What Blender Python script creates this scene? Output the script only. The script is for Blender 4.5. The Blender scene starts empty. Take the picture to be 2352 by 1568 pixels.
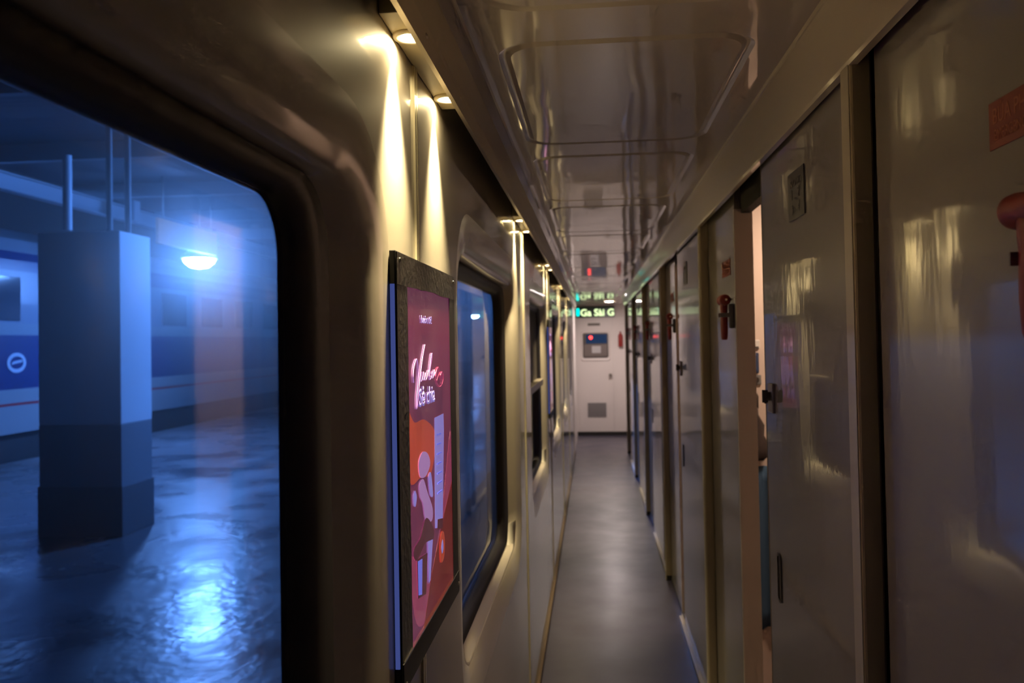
import bpy, bmesh, math, random
from mathutils import Vector, Matrix
random.seed(4)
PI = math.pi
C = bpy.context.scene.collection
S = bpy.context.scene
E = 1.51                       # eye height above the carriage floor
XL, XR = -0.268, 0.46          # wall planes

# ------------------------------------------------------------------ materials
def nt(name):
    m = bpy.data.materials.new(name); m.use_nodes = True
    n = m.node_tree.nodes; n.clear()
    out = n.new('ShaderNodeOutputMaterial')
    return m, n, m.node_tree.links, out

def mat(name, col, rough=.5, metal=0., coat=0., coat_r=.05, bump=None, var=0., var_scale=6, emit=None, es=1., spec=.5, rough_var=0.):
    """bump = (scale xyz, strength, distance)"""
    m, n, l, out = nt(name)
    p = n.new('ShaderNodeBsdfPrincipled')
    p.inputs['Base Color'].default_value = (*col, 1)
    p.inputs['Roughness'].default_value = rough
    p.inputs['Metallic'].default_value = metal
    p.inputs['Specular IOR Level'].default_value = spec
    p.inputs['Coat Weight'].default_value = coat
    p.inputs['Coat Roughness'].default_value = coat_r
    if emit:
        p.inputs['Emission Color'].default_value = (*emit, 1)
        p.inputs['Emission Strength'].default_value = es
    tc = n.new('ShaderNodeTexCoord')
    if bump:
        sc, st, di = bump
        mp = n.new('ShaderNodeMapping'); mp.inputs['Scale'].default_value = sc
        nz = n.new('ShaderNodeTexNoise'); nz.inputs['Scale'].default_value = 1; nz.inputs['Detail'].default_value = 2
        b = n.new('ShaderNodeBump'); b.inputs['Strength'].default_value = st; b.inputs['Distance'].default_value = di
        l.new(tc.outputs['Object'], mp.inputs['Vector']); l.new(mp.outputs[0], nz.inputs['Vector'])
        l.new(nz.outputs['Fac'], b.inputs['Height'])
        l.new(b.outputs[0], p.inputs['Normal']); l.new(b.outputs[0], p.inputs['Coat Normal'])
    if var or rough_var:
        nz = n.new('ShaderNodeTexNoise'); nz.inputs['Scale'].default_value = var_scale; nz.inputs['Detail'].default_value = 6
        l.new(tc.outputs['Object'], nz.inputs['Vector'])
        if var:
            mx = n.new('ShaderNodeMix'); mx.data_type = 'RGBA'
            mx.inputs['A'].default_value = (*[c * (1 - var) for c in col], 1)
            mx.inputs['B'].default_value = (*[min(1, c * (1 + var)) for c in col], 1)
            l.new(nz.outputs['Fac'], mx.inputs['Factor']); l.new(mx.outputs['Result'], p.inputs['Base Color'])
        if rough_var:
            mr = n.new('ShaderNodeMapRange'); mr.inputs['From Min'].default_value = .3; mr.inputs['From Max'].default_value = .7
            mr.inputs['To Min'].default_value = max(0, rough - rough_var); mr.inputs['To Max'].default_value = min(1, rough + rough_var)
            l.new(nz.outputs['Fac'], mr.inputs['Value']); l.new(mr.outputs[0], p.inputs['Roughness'])
    l.new(p.outputs[0], out.inputs['Surface'])
    return m

def emis(name, col, s):
    m, n, l, out = nt(name)
    e = n.new('ShaderNodeEmission'); e.inputs[0].default_value = (*col, 1); e.inputs[1].default_value = s
    l.new(e.outputs[0], out.inputs['Surface']); return m

M = {}
M['wall'] = mat('beige laminate wall', (.50, .45, .38), .5, coat=.85, coat_r=.035, bump=((1.5, 55, 2.0), .08, .0010), var=.03)
M['surround'] = mat('beige moulded window surround', (.54, .48, .41), .3, coat=.5, coat_r=.08, bump=((2, 14, 10), .08, .002))
M['strip'] = mat('pale aluminium joint strip', (.75, .68, .5), .3, metal=.6)
M['sillcream'] = mat('pale cream sill plastic', (.86, .81, .72), .45)
M['black'] = mat('black rubber gasket', (.012, .010, .013), .42)
M['ceil'] = mat('glossy cream ceiling', (.52, .45, .38), .35, coat=.9, coat_r=.045, bump=((3.5, 2.2, 3), .30, .012))
M['cove'] = mat('glossy cream cove', (.55, .48, .38), .3, coat=.6, coat_r=.05, bump=((5, 3, 5), .15, .006))
M['lipmetal'] = mat('brushed edge metal', (.55, .48, .36), .35, metal=.8)
M['soffit'] = mat('cream soffit panel', (.62, .54, .36), .45, coat=.3)
M['lens'] = emis('warm downlight lens', (1., .80, .42), 190)
M['ring'] = mat('cream downlight bezel', (.7, .62, .45), .35)
M['panel'] = mat('grey beige door laminate', (.285, .26, .235), .34, coat=.85, coat_r=.05, bump=((9, 26, 7), .16, .0018), var=.03)
M['panel2'] = mat('grey beige partition laminate', (.275, .25, .225), .34, coat=.8, coat_r=.06, bump=((9, 22, 6), .16, .0018), var=.03)
M['post'] = mat('tan aluminium post', (.36, .29, .20), .42, metal=.15, var=.12, var_scale=12)
M['postedge'] = mat('light tan post edge', (.5, .45, .34), .4)
M['dark'] = mat('dark gap and shade', (.012, .010, .009), .8)
M['jamb'] = mat('pale door jamb', (.62, .55, .48), .4)
M['floor'] = mat('violet grey vinyl floor', (.036, .031, .056), .38, coat=.25, coat_r=.25, bump=((25, 9, 1), .12, .002), var=.22, var_scale=3.5, rough_var=.07)
M['sill'] = mat('scuffed aluminium sill', (.42, .38, .33), .45, metal=.4, var=.2, var_scale=14)
M['seam'] = mat('dark brown floor sealant', (.08, .05, .03), .7)
M['endwall'] = mat('white painted end wall', (.62, .56, .53), .45, coat=.2, coat_r=.2)
M['steel'] = mat('worn steel', (.32, .28, .25), .35, metal=.9)
M['darksteel'] = mat('dark steel', (.10, .085, .075), .4, metal=.7)
M['red'] = mat('red plastic', (.24, .016, .012), .5)
M['redsign'] = mat('red sticker', (.20, .028, .014), .5)
M['signtext'] = mat('faded cream lettering', (.34, .10, .05), .6)
M['bracket'] = mat('grey plastic bracket', (.2, .19, .18), .5)
M['plate'] = mat('dark blue grey plate', (.055, .05, .058), .35)
M['platetext'] = mat('pale grey lettering', (.17, .16, .155), .6)
M['tape'] = mat('black tape with scuffs', (.02, .017, .017), .35, var=.5, var_scale=60, bump=((90, 90, 90), .5, .002))
M['blackp'] = mat('matt black print', (.01, .009, .012), .45)
M['chrome'] = mat('chrome screw', (.8, .78, .7), .15, metal=1)
M['tan'] = mat('peach compartment panel', (.70, .56, .46), .5)
M['white'] = mat('white plastic', (.7, .66, .6), .4)
M['navy'] = mat('navy cloth', (.03, .045, .10), .85)
M['bluecloth'] = mat('blue blanket', (.05, .10, .17), .9)
M['bag'] = mat('dark brown bag cloth', (.05, .032, .026), .85)
M['cream'] = mat('cream pillow cloth', (.75, .55, .38), .85)
M['warmlamp'] = emis('warm compartment lamp', (1., .74, .56), 48)
M['whitelamp'] = emis('white vestibule lamp', (1., .86, .82), 480)
M['glassdark'] = mat('dark tinted pane', (.02, .02, .024), .08, coat=1., coat_r=.04)
M['pane_reflection'] = mat('grey painted reflection', (.055, .045, .046), .55)

# window pane: dusty, lightly reflective glass with an added lamp halo
def pane_mat(name='dusty glass with lamp halo', tint=(.93, .96, 1)):
    m, n, l, out = nt(name)
    tr = n.new('ShaderNodeBsdfTransparent'); tr.inputs[0].default_value = (*tint, 1)
    gl = n.new('ShaderNodeBsdfGlossy'); gl.inputs['Roughness'].default_value = .03
    lw = n.new('ShaderNodeLayerWeight'); lw.inputs['Blend'].default_value = .5
    pw = n.new('ShaderNodeMath'); pw.operation = 'POWER'; pw.inputs[1].default_value = 4.5; l.new(lw.outputs['Facing'], pw.inputs[0])
    fr = n.new('ShaderNodeMath'); fr.operation = 'MULTIPLY_ADD'; fr.inputs[1].default_value = .9; fr.inputs[2].default_value = .025; l.new(pw.outputs[0], fr.inputs[0])
    mx = n.new('ShaderNodeMixShader')
    l.new(fr.outputs[0], mx.inputs[0]); l.new(tr.outputs[0], mx.inputs[1]); l.new(gl.outputs[0], mx.inputs[2])
    l.new(mx.outputs[0], out.inputs['Surface'])
    # scatter added to the pane for the lamp glow: tight halo, faint dust haze
    v1 = n.new('ShaderNodeVolumeScatter'); v1.inputs['Density'].default_value = 36; v1.inputs['Anisotropy'].default_value = .955
    v2 = n.new('ShaderNodeVolumeScatter'); v2.inputs['Density'].default_value = 3; v2.inputs['Anisotropy'].default_value = .75
    ad = n.new('ShaderNodeAddShader'); l.new(v1.outputs[0], ad.inputs[0]); l.new(v2.outputs[0], ad.inputs[1]); l.new(ad.outputs[0], out.inputs['Volume'])
    return m
M['pane'] = pane_mat()

# outside
M['ground'] = mat('worn damp platform paving', (.10, .10, .11), .32, coat=.1, coat_r=.3, bump=((9, 9, 9), .25, .02), var=.35, var_scale=1.1, rough_var=.16)
M['pillarup'] = mat('white painted pillar', (.80, .80, .82), .6, var=.03)
M['pillarlow'] = mat('grey painted pillar foot', (.20, .21, .23), .6, var=.08)
M['pillarbase'] = mat('dark pillar base', (.09, .09, .10), .7, var=.08)
M['canopy'] = mat('dark corrugated canopy', (.09, .095, .11), .6, bump=((1, 14, 1), .5, .03))
M['beam'] = mat('grey painted steel beam', (.22, .23, .25), .5)
M['flood'] = emis('blue white floodlight', (.14, .36, 1.), 440)
M['flood2'] = emis('platform tube lamp', (.10, .31, 1.), 3300)
M['orange'] = mat('orange hanging board', (.60, .20, .07), .5)
M['trainunder'] = mat('black underframe', (.012, .012, .016), .8)
M['trainroof'] = mat('grey carriage roof', (.25, .27, .3), .5)
M['trainglass'] = mat('dark carriage window', (.04, .05, .07), .12)
M['emblem'] = mat('pale emblem paint', (.35, .4, .5), .5)

def train_mat():
    m, n, l, out = nt('striped carriage side')
    p = n.new('ShaderNodeBsdfPrincipled'); p.inputs['Roughness'].default_value = .42
    g = n.new('ShaderNodeNewGeometry'); sx = n.new('ShaderNodeSeparateXYZ'); l.new(g.outputs['Position'], sx.inputs[0])
    mr = n.new('ShaderNodeMapRange'); mr.inputs['From Min'].default_value = 0; mr.inputs['From Max'].default_value = 4
    l.new(sx.outputs['Z'], mr.inputs['Value'])
    cr = n.new('ShaderNodeValToRGB'); cr.color_ramp.interpolation = 'CONSTANT'
    W = (.20, .21, .23, 1); B = (.009, .025, .11, 1); R = (.26, .02, .03, 1); G = (.14, .17, .21, 1); D = (.11, .14, .2, 1)
    st = [(0, W), (E - .955, R), (E - .905, W), (E - .68, B), (E + .25, G), (E + .45, D), (E + 1.35, B), (E + 1.7, G)]
    el = cr.color_ramp.elements
    el[0].position = 0; el[0].color = st[0][1]; el[1].position = st[1][0] / 4; el[1].color = st[1][1]
    for z, c in st[2:]:
        e = el.new(z / 4); e.color = c
    l.new(mr.outputs[0], cr.inputs[0]); l.new(cr.outputs[0], p.inputs['Base Color']); l.new(p.outputs[0], out.inputs['Surface'])
    return m
M['train'] = train_mat()

# backlit poster sheet: red print lit from lamps along its two upright edges
def poster_mat(y0, y1, z0, z1):
    m, n, l, out = nt('backlit red poster print')
    tc = n.new('ShaderNodeTexCoord'); sx = n.new('ShaderNodeSeparateXYZ'); l.new(tc.outputs['Object'], sx.inputs[0])
    def mr(sock, a, b, c=0., d=1.):
        q = n.new('ShaderNodeMapRange'); q.clamp = True
        q.inputs['From Min'].default_value = a; q.inputs['From Max'].default_value = b
        q.inputs['To Min'].default_value = c; q.inputs['To Max'].default_value = d
        l.new(sock, q.inputs['Value']); return q.outputs[0]
    def math_(op, a, b=None):
        q = n.new('ShaderNodeMath'); q.operation = op
        for i, v in enumerate((a, b)):
            if v is None: continue
            if isinstance(v, (int, float)): q.inputs[i].default_value = v
            else: l.new(v, q.inputs[i])
        return q.outputs[0]
    v = mr(sx.outputs['Z'], z0, z1)
    cr = n.new('ShaderNodeValToRGB'); el = cr.color_ramp.elements
    el[0].position = 0; el[0].color = (.24, .03, .07, 1); el[1].position = 1; el[1].color = (.30, .11, .10, 1)
    for p_, c_ in ((.25, (.42, .045, .07, 1)), (.45, (.50, .055, .05, 1)), (.62, (.50, .06, .13, 1)), (.8, (.42, .065, .09, 1))):
        e = el.new(p_); e.color = c_
    l.new(v, cr.inputs[0])
    # far edge lamp glow and a fainter one from the near edge
    f = math_('POWER', mr(sx.outputs['Y'], y0, y1), 2.6)
    vz = math_('MULTIPLY', mr(sx.outputs['Z'], z0 + .02, z0 + .2), mr(sx.outputs['Z'], z1, z1 - .12))
    f = math_('MULTIPLY', f, vz)
    f2 = math_('MULTIPLY', math_('POWER', mr(sx.outputs['Y'], y1, y0), 6), .10)
    fs = math_('ADD', f, f2)
    mx = n.new('ShaderNodeMix'); mx.data_type = 'RGBA'; mx.clamp_factor = True
    mx.inputs['B'].default_value = (.30, .25, 1., 1)
    l.new(math_('MULTIPLY', fs, .75), mx.inputs['Factor']); l.new(cr.outputs[0], mx.inputs['A'])
    e = n.new('ShaderNodeBsdfPrincipled'); e.inputs['Roughness'].default_value = .25; e.inputs['Coat Weight'].default_value = .6; e.inputs['Coat Roughness'].default_value = .06
    l.new(cr.outputs[0], e.inputs['Base Color']); l.new(mx.outputs['Result'], e.inputs['Emission Color'])
    edge = math_('MULTIPLY', math_('POWER', mr(sx.outputs['Y'], y0, y1), 40), vz)
    st = math_('ADD', math_('ADD', math_('MULTIPLY', fs, .7), math_('MULTIPLY', edge, 4.)), .28)
    l.new(st, e.inputs['Emission Strength'])
    l.new(e.outputs[0], out.inputs['Surface'])
    return m
M['poster'] = poster_mat(1.165, 1.525, E - .44, E + .09)
M['edgeglow'] = emis('blue violet edge lamp', (.12, .17, .60), .30)
def printed(name, c, s, r=.25): return mat(name, c, r, coat=1, coat_r=.06, emit=c, es=s)
M['lilac'] = printed('backlit lilac print', (.34, .28, .85), .62)
M['pinkp'] = printed('backlit pink print', (.42, .06, .16), .5)
M['palepink'] = printed('backlit pale pink print', (.46, .24, .60), .6)
M['darkredp'] = printed('backlit dark red print', (.28, .02, .03), .35)
M['orangep'] = printed('backlit orange red print', (.55, .07, .04), .6)
M['bluep'] = printed('backlit blue print', (.16, .17, .80), .8)
M['brownp'] = printed('backlit brown print', (.12, .02, .05), .4)
M['ledtext'] = emis('pale yellow led lettering', (.80, 1., .50), 1.3)
M['ledcyan'] = emis('cyan led symbol', (.0, .8, .68), 1.6)
M['ledpanel'] = mat('dark green led panel', (.012, .03, .018), .3)
M['redled'] = emis('red indicator', (1., .05, .04), 3.5)
M['bluewin'] = mat('dark blue door pane', (.01, .03, .08), .2, coat=1, emit=(.01, .045, .14), es=.22)

# ------------------------------------------------------------------ mesh helpers
def link(name, bm, m=None, parent=None, smooth=False):
    me = bpy.data.meshes.new(name)
    bmesh.ops.recalc_face_normals(bm, faces=bm.faces)
    if smooth:
        for f in bm.faces: f.smooth = True
    bm.to_mesh(me); bm.free()
    o = bpy.data.objects.new(name, me); C.objects.link(o)
    if m is not None:
        for k in (m if isinstance(m, list) else [m]): me.materials.append(k)
    if parent is not None: o.parent = parent
    return o
def nb(): return bmesh.new()
def box(bm, x0, x1, y0, y1, z0, z1, bev=0., mi=0):
    r = bmesh.ops.create_cube(bm, size=1)
    vs = r['verts']
    for v in vs:
        v.co = Vector(((x0 + x1) / 2 + v.co.x * (x1 - x0), (y0 + y1) / 2 + v.co.y * (y1 - y0), (z0 + z1) / 2 + v.co.z * (z1 - z0)))
    fs = {f for v in vs for f in v.link_faces}
    for f in fs: f.material_index = mi
    if bev:
        es = {e for v in vs for e in v.link_edges}
        bmesh.ops.bevel(bm, geom=list(es), offset=bev, segments=2, affect='EDGES', profile=.6)
    return bm
def BX(*a, **k): return box(nb(), *a, **k)
def cyl(bm, p, r, h, axis='Z', seg=24, r2=None, mi=0):
    R = {'Z': Matrix.Identity(4), 'X': Matrix.Rotation(PI / 2, 4, 'Y'), 'Y': Matrix.Rotation(-PI / 2, 4, 'X')}[axis]
    q = bmesh.ops.create_cone(bm, cap_ends=True, segments=seg, radius1=r, radius2=r if r2 is None else r2, depth=h, matrix=Matrix.Translation(p) @ R)
    for f in {f for v in q['verts'] for f in v.link_faces}: f.material_index = mi
    return bm
def lathe(bm, prof, c, axis='Z', seg=28, mi=0):
    """prof = [(r, h)] revolved about the axis through c"""
    rings = []
    for r, h in prof:
        ring = []
        for i in range(seg):
            a = 2 * PI * i / seg
            p = Vector((r * math.cos(a), r * math.sin(a), h))
            if axis == 'Y': p = Vector((p.x, p.z, p.y))
            if axis == 'X': p = Vector((p.z, p.x, p.y))
            ring.append(bm.verts.new(Vector(c) + p))
        rings.append(ring)
    for a, b in zip(rings, rings[1:]):
        for i in range(seg):
            f = bm.faces.new((a[i], a[(i + 1) % seg], b[(i + 1) % seg], b[i])); f.smooth = True; f.material_index = mi
    for rg in (rings[0], rings[-1]):
        try: bm.faces.new(rg).material_index = mi
        except ValueError: pass
    return bm
def prism(bm, pts, fn, d0, d1):
    """polygon pts extruded between depths; fn(a,b,d)->Vector"""
    A = [bm.verts.new(fn(a, b, d0)) for a, b in pts]; B = [bm.verts.new(fn(a, b, d1)) for a, b in pts]
    n = len(pts)
    bm.faces.new(A); bm.faces.new(B)
    for i in range(n): bm.faces.new((A[i], A[(i + 1) % n], B[(i + 1) % n], B[i]))
    return bm
def rrect(a0, a1, b0, b1, r, n=8):
    out = []
    for ca, cb, s in ((a1 - r, b1 - r, 0), (a0 + r, b1 - r, 1), (a0 + r, b0 + r, 2), (a1 - r, b0 + r, 3)):
        for i in range(n + 1):
            t = PI / 2 * (s + i / n); out.append((ca + r * math.cos(t), cb + r * math.sin(t)))
    return out
def smooth_poly(pts, n=6):
    """closed Catmull-Rom through pts"""
    out = []; N = len(pts)
    for i in range(N):
        p0, p1, p2, p3 = (Vector(pts[(i + k - 1) % N]) for k in range(4))
        for j in range(n):
            t = j / n
            q = .5 * ((2 * p1) + (-p0 + p2) * t + (2 * p0 - 5 * p1 + 4 * p2 - p3) * t * t + (-p0 + 3 * p1 - 3 * p2 + p3) * t ** 3)
            out.append((q.x, q.y))
    return out
def tube(bm, pts, r, seg=8, closed=False):
    pts = [Vector(p) for p in pts]; rings = []
    for i, p in enumerate(pts):
        t = (pts[min(i + 1, len(pts) - 1)] - pts[max(i - 1, 0)]).normalized()
        u = t.orthogonal().normalized() if i == 0 else (u - t * u.dot(t)).normalized()
        w = t.cross(u); rr = r[i] if isinstance(r, (list, tuple)) else r
        rings.append([bm.verts.new(p + (u * math.cos(2 * PI * k / seg) + w * math.sin(2 * PI * k / seg)) * rr) for k in range(seg)])
    for a, b in zip(rings, rings[1:]):
        for k in range(seg):
            f = bm.faces.new((a[k], a[(k + 1) % seg], b[(k + 1) % seg], b[k])); f.smooth = True
    bm.faces.new(rings[0]); bm.faces.new(rings[-1])
    return bm
def empty(name, loc, label=None, cat=None, group=None, rotz=0):
    o = bpy.data.objects.new(name, None); C.objects.link(o); o.location = loc; o.rotation_euler.z = rotz
    o.empty_display_size = .05
    if label: tag(o, label, cat, group)
    return o
def tag(o, label, cat, group=None):
    o['label'] = label; o['category'] = cat
    if group: o['group'] = group
    return o
def st(o): o['kind'] = 'structure'; return o
def part(name, bm, m, parent, label=None, smooth=False):
    """mesh given in world coordinates, stored relative to a parent that is only translated"""
    org = Vector((0, 0, 0)); p = parent
    while p is not None: org += p.location; p = p.parent
    bmesh.ops.translate(bm, verts=bm.verts, vec=-org)
    o = link(name, bm, m, parent, smooth)
    if label: o['label'] = label
    return o
def copy_tree(o, parent=None):
    c = o.copy(); C.objects.link(c)
    c.parent = parent
    for ch in list(o.children): copy_tree(ch, c)
    return c
def text_bm(s, size, fn, depth=.0006, spx=1., align='LEFT', bold=0.):
    """letters as a mesh; fn(u, v, d) places them"""
    cu = bpy.data.curves.new('lettering', 'FONT'); cu.body = s; cu.size = size; cu.align_x = align; cu.offset = bold; cu.resolution_u = 3
    ob = bpy.data.objects.new('lettering', cu); C.objects.link(ob)
    me = bpy.data.meshes.new_from_object(ob.evaluated_get(bpy.context.evaluated_depsgraph_get()))
    bpy.data.objects.remove(ob); bpy.data.curves.remove(cu)
    bm = nb(); bm.from_mesh(me); bpy.data.meshes.remove(me)
    r = bmesh.ops.extrude_face_region(bm, geom=list(bm.faces))
    for v in r['geom']:
        if isinstance(v, bmesh.types.BMVert): v.co.z += depth
    for v in bm.verts: v.co = fn(v.co.x * spx, v.co.y, v.co.z)
    return bm

# ------------------------------------------------------------------ camera
def build_camera():
    F, VP, roll, pitch = 1950., (1362, 780), .018, .02
    def axes(yaw):
        cy, sy = math.cos(yaw), math.sin(yaw)
        f = Vector((-sy * math.cos(pitch), cy * math.cos(pitch), math.sin(pitch)))
        R = Vector((cy, sy, 0)); U = R.cross(f)
        return math.cos(roll) * R - math.sin(roll) * U, math.cos(roll) * U + math.sin(roll) * R, f
    r, u, f = axes(.0947365)
    cam = bpy.data.cameras.new('camera'); o = bpy.data.objects.new('camera', cam); C.objects.link(o)
    o.matrix_world = Matrix(((r.x, u.x, -f.x, 0), (r.y, u.y, -f.y, 0), (r.z, u.z, -f.z, E), (0, 0, 0, 1)))
    cam.sensor_width = 36; cam.lens = 36 * F / 2352; cam.shift_y = -.0168636 * -1 * -1
    cam.clip_start = .02; cam.clip_end = 300
    cam.dof.use_dof = True; cam.dof.focus_distance = 1.35; cam.dof.aperture_fstop = 6.3
    S.camera = o
build_camera()

# ------------------------------------------------------------------ left wall with window recesses
PITCH_W = 1.95
YEND = 11.35
wins = [(1.75 + PITCH_W * (k - 2), 2.98 + PITCH_W * (k - 2)) for k in range(1, 7)]
wins[0] = (-.21, 1.02)
def rect_ring(w, off, z0, z1, r):          # off = (near, far, bottom, top) growth outwards
    return rrect(w[0] - off[0], w[1] + off[1], z0 - off[2], z1 + off[3], r, 9)
Z0, Z1 = E - .70, E + .195
def wall_left():
    bm = nb()
    ys = [-1.6] + [ (wins[i][1] + wins[i + 1][0]) / 2 - .06 for i in range(5)] + [YEND]
    ys[-1] = YEND
    outlines = []
    for w in wins:
        rings = []
        for off, r, X in (((.09, .09, .09, .085), .19, XL), ((.06, .06, .06, .055), .165, XL - .0025), ((.03, .03, .03, .025), .14, XL - .0075), ((.008, .008, .008, .006), .12, XL - .012),
                          ((-.004, -.004, -.003, -.002), .11, XL - .017), ((-.06, -.06, -.018, -.008), .085, XL - .040)):
            rings.append([bm.verts.new((X, a, b)) for a, b in rect_ring(w, off, Z0, Z1, r)])
        n = len(rings[0])
        for a, b in zip(rings, rings[1:]):
            for i in range(n):
                f = bm.faces.new((a[i], a[(i + 1) % n], b[(i + 1) % n], b[i])); f.smooth = True; f.material_index = 1
        outlines.append(rings[0])
    for k in range(6):
        y0, y1 = ys[k], ys[k + 1]
        cs = [bm.verts.new((XL, y, z)) for y, z in ((y0, 0.0), (y1, 0.0), (y1, E + .60), (y0, E + .60))]
        es = [bm.edges.new((cs[i], cs[(i + 1) % 4])) for i in range(4)]
        o = outlines[k]; n = len(o)
        es += [bm.edges.get((o[i], o[(i + 1) % n])) for i in range(n)]
        bmesh.ops.triangle_fill(bm, edges=es, use_beauty=True)
    # far stub beyond the last window
    o = link('wall_left', bm, [M['wall'], M['surround']])
    me = o.data
    return st(o), ys
wl, seams = wall_left()

def window(i, w, kind='clear'):
    root = empty('window_%d' % (i + 1), (XL - .04, (w[0] + w[1]) / 2, Z0)); st(root)
    a, b = (-.06, -.06, -.018, -.008), (-.118, -.140, -.046, -.040)
    # black gasket: outer step, face and inner return
    bm = nb(); rings = []
    for off, r, X in ((a, .085, XL - .040), ((-.066, -.066, -.024, -.014), .08, XL - .034), ((-.100, -.118, -.040, -.032), .07, XL - .048),
                      ((-.106, -.126, -.043, -.036), .066, XL - .058), (b, .06, XL - .068)):
        rings.append([bm.verts.new((X, p, q)) for p, q in rect_ring(w, off, Z0, Z1, r)])
    n = len(rings[0])
    for p, q in zip(rings, rings[1:]):
        for k in range(n): bm.faces.new((p[k], p[(k + 1) % n], q[(k + 1) % n], q[k])).smooth = True
    part('window_frame', bm, M['black'], root)
    o1 = rect_ring(w, (-.002, -.002, .002, 0), Z0, Z1, .115)[22:38]; o2 = rect_ring(w, (-.056, -.056, -.016, -.008), Z0, Z1, .088)[22:38]
    bm = nb(); A = [bm.verts.new((XL - .0135, p, q)) for p, q in o1]; B = [bm.verts.new((XL - .037, p, q)) for p, q in o2]; A0 = [bm.verts.new((XL - .0165, p, q - .004)) for p, q in o1]
    for k in range(len(A) - 1):
        bm.faces.new((A[k], A[k + 1], B[k + 1], B[k])).smooth = True; bm.faces.new((A0[k], A0[k + 1], A[k + 1], A[k])).smooth = True
    part('window_sill', bm, M['sillcream'], root, 'pale cream ledge under the pane')
    bm = nb()
    pts = rect_ring(w, (-.110, -.132, -.044, -.036), Z0, Z1, .06)
    prism(bm, pts, lambda a, b, d: Vector((d, a, b)), XL - .0665, XL - .0625)
    if kind == 'clear':
        part('pane', bm, M['pane'], root)
    else:
        part('pane', bm, M['glassdark'], root, 'dark tinted lower pane')
        part('pane_reflection', BX(XL - .060, XL - .052, w[0] + .11, w[1] - .11, E - .215, Z1 - .03, bev=.002), M['pane_reflection'], root, 'grey panel standing for the reflection in the upper half')  # matt grey panel stands in for the reflection in the upper pane
        part('crossbar', BX(XL - .062, XL - .018, w[0] + .10, w[1] - .10, E - .25, E - .215, bev=.004), M['steel'], root, 'grey horizontal bar across the middle')
    return root
for i, w in enumerate(wins):
    window(i, w, 'dark' if i == 2 else 'clear')

# joint strips on the pillars
for k, y in enumerate([1.285, 3.30, 5.25, 7.2, 9.15, 11.1]):
    bm = nb(); box(bm, XL - .001, XL + .0035, y - .011, y - .002, 0.03, E + .425); box(bm, XL - .001, XL + .0035, y + .002, y + .011, 0.03, E + .425)
    st(link('trim_%d' % (k + 1), bm, M['strip']))
# skirting where wall meets floor
st(link('baseboard_left', BX(XL - .004, XL + .012, -1.6, YEND, 0, .035, bev=.004), M['seam']))

# ------------------------------------------------------------------ ceiling with pressed panels, coves
def ceiling():
    bm = nb(); H = E + .55
    x0, x1 = -.209, .383
    def face(pts, mi=0, sm=False):
        f = bm.faces.new([bm.verts.new(p) for p in pts]); f.material_index = mi; f.smooth = sm
    y = -1.6; k = 0
    starts = [1.55 + .975 * (i - 3) for i in range(14)]
    edges_y = [-1.6] + [s - .075 for s in starts[1:]] + [YEND]
    for i, s in enumerate(starts):
        ya, yb = edges_y[i], edges_y[i + 1]
        if ya >= YEND: break
        yb = min(yb, YEND)
        p0, p1 = max(s, ya + .05), min(s + .83, yb - .05)
        rings = []
        for g, r, z in ((0, .08, H), (-.006, .076, H + .005), (-.016, .068, H + .005), (-.024, .062, H - .001)):
            rings.append([bm.verts.new((a, b, z)) for a, b in rrect(-.172 - g, .315 + g, p0 - g, p1 + g, r, 8)])
        n = len(rings[0])
        for p, q in zip(rings, rings[1:]):
            for j in range(n): bm.faces.new((p[j], p[(j + 1) % n], q[(j + 1) % n], q[j])).smooth = True
        bm.faces.new(rings[-1])
        cs = [bm.verts.new(c) for c in ((x0, ya, H), (x1, ya, H), (x1, yb, H), (x0, yb, H))]
        es = [bm.edges.new((cs[j], cs[(j + 1) % 4])) for j in range(4)] + [bm.edges.get((rings[0][j], rings[0][(j + 1) % n])) for j in range(n)]
        bmesh.ops.triangle_fill(bm, edges=es, use_beauty=True)
    Y0, Y1 = -1.6, YEND
    def strip(prof, mi, sm=True):
        ny = 2
        for (xa, za), (xb, zb) in zip(prof, prof[1:]):
            face([(xa, Y0, za), (xb, Y0, zb), (xb, Y1, zb), (xa, Y1, za)], mi)
    # left cove down to the lip, right cove down to the header edge
    strip([(x0, H), (x0 - .004, H - .004), (x0 - .004, H - .010), (-.2235, E + .412)], 0)
    strip([(x1, H), (x1 + .003, H - .005), (x1 + .003, H - .010), (.4235, E + .449), (.4265, E + .443), (.440, E + .443), (.440, E + .60)], 1)
    # cover above the light cavity and above the door heads
    face([(XL, Y0, E + .60), (-.215, Y0, E + .60), (-.215, Y1, E + .60), (XL, Y1, E + .60)], 1)
    face([(.43, Y0, E + .60), (.60, Y0, E + .60), (.60, Y1, E + .60), (.43, Y1, E + .60)], 2)
    o = link('ceiling', bm, [M['ceil'], M['cove'], M['dark']])
    return st(o)
ceiling()
bm = nb()
prism(bm, [(-.2225, .404), (-.2305, .405), (-.2255, .435), (-.2165, .60), (-.213, .60), (-.2185, .435)], lambda a, b, d: Vector((a, d, E + b)), -1.6, YEND)
st(link('trim_7', bm, M['lipmetal']))
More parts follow.
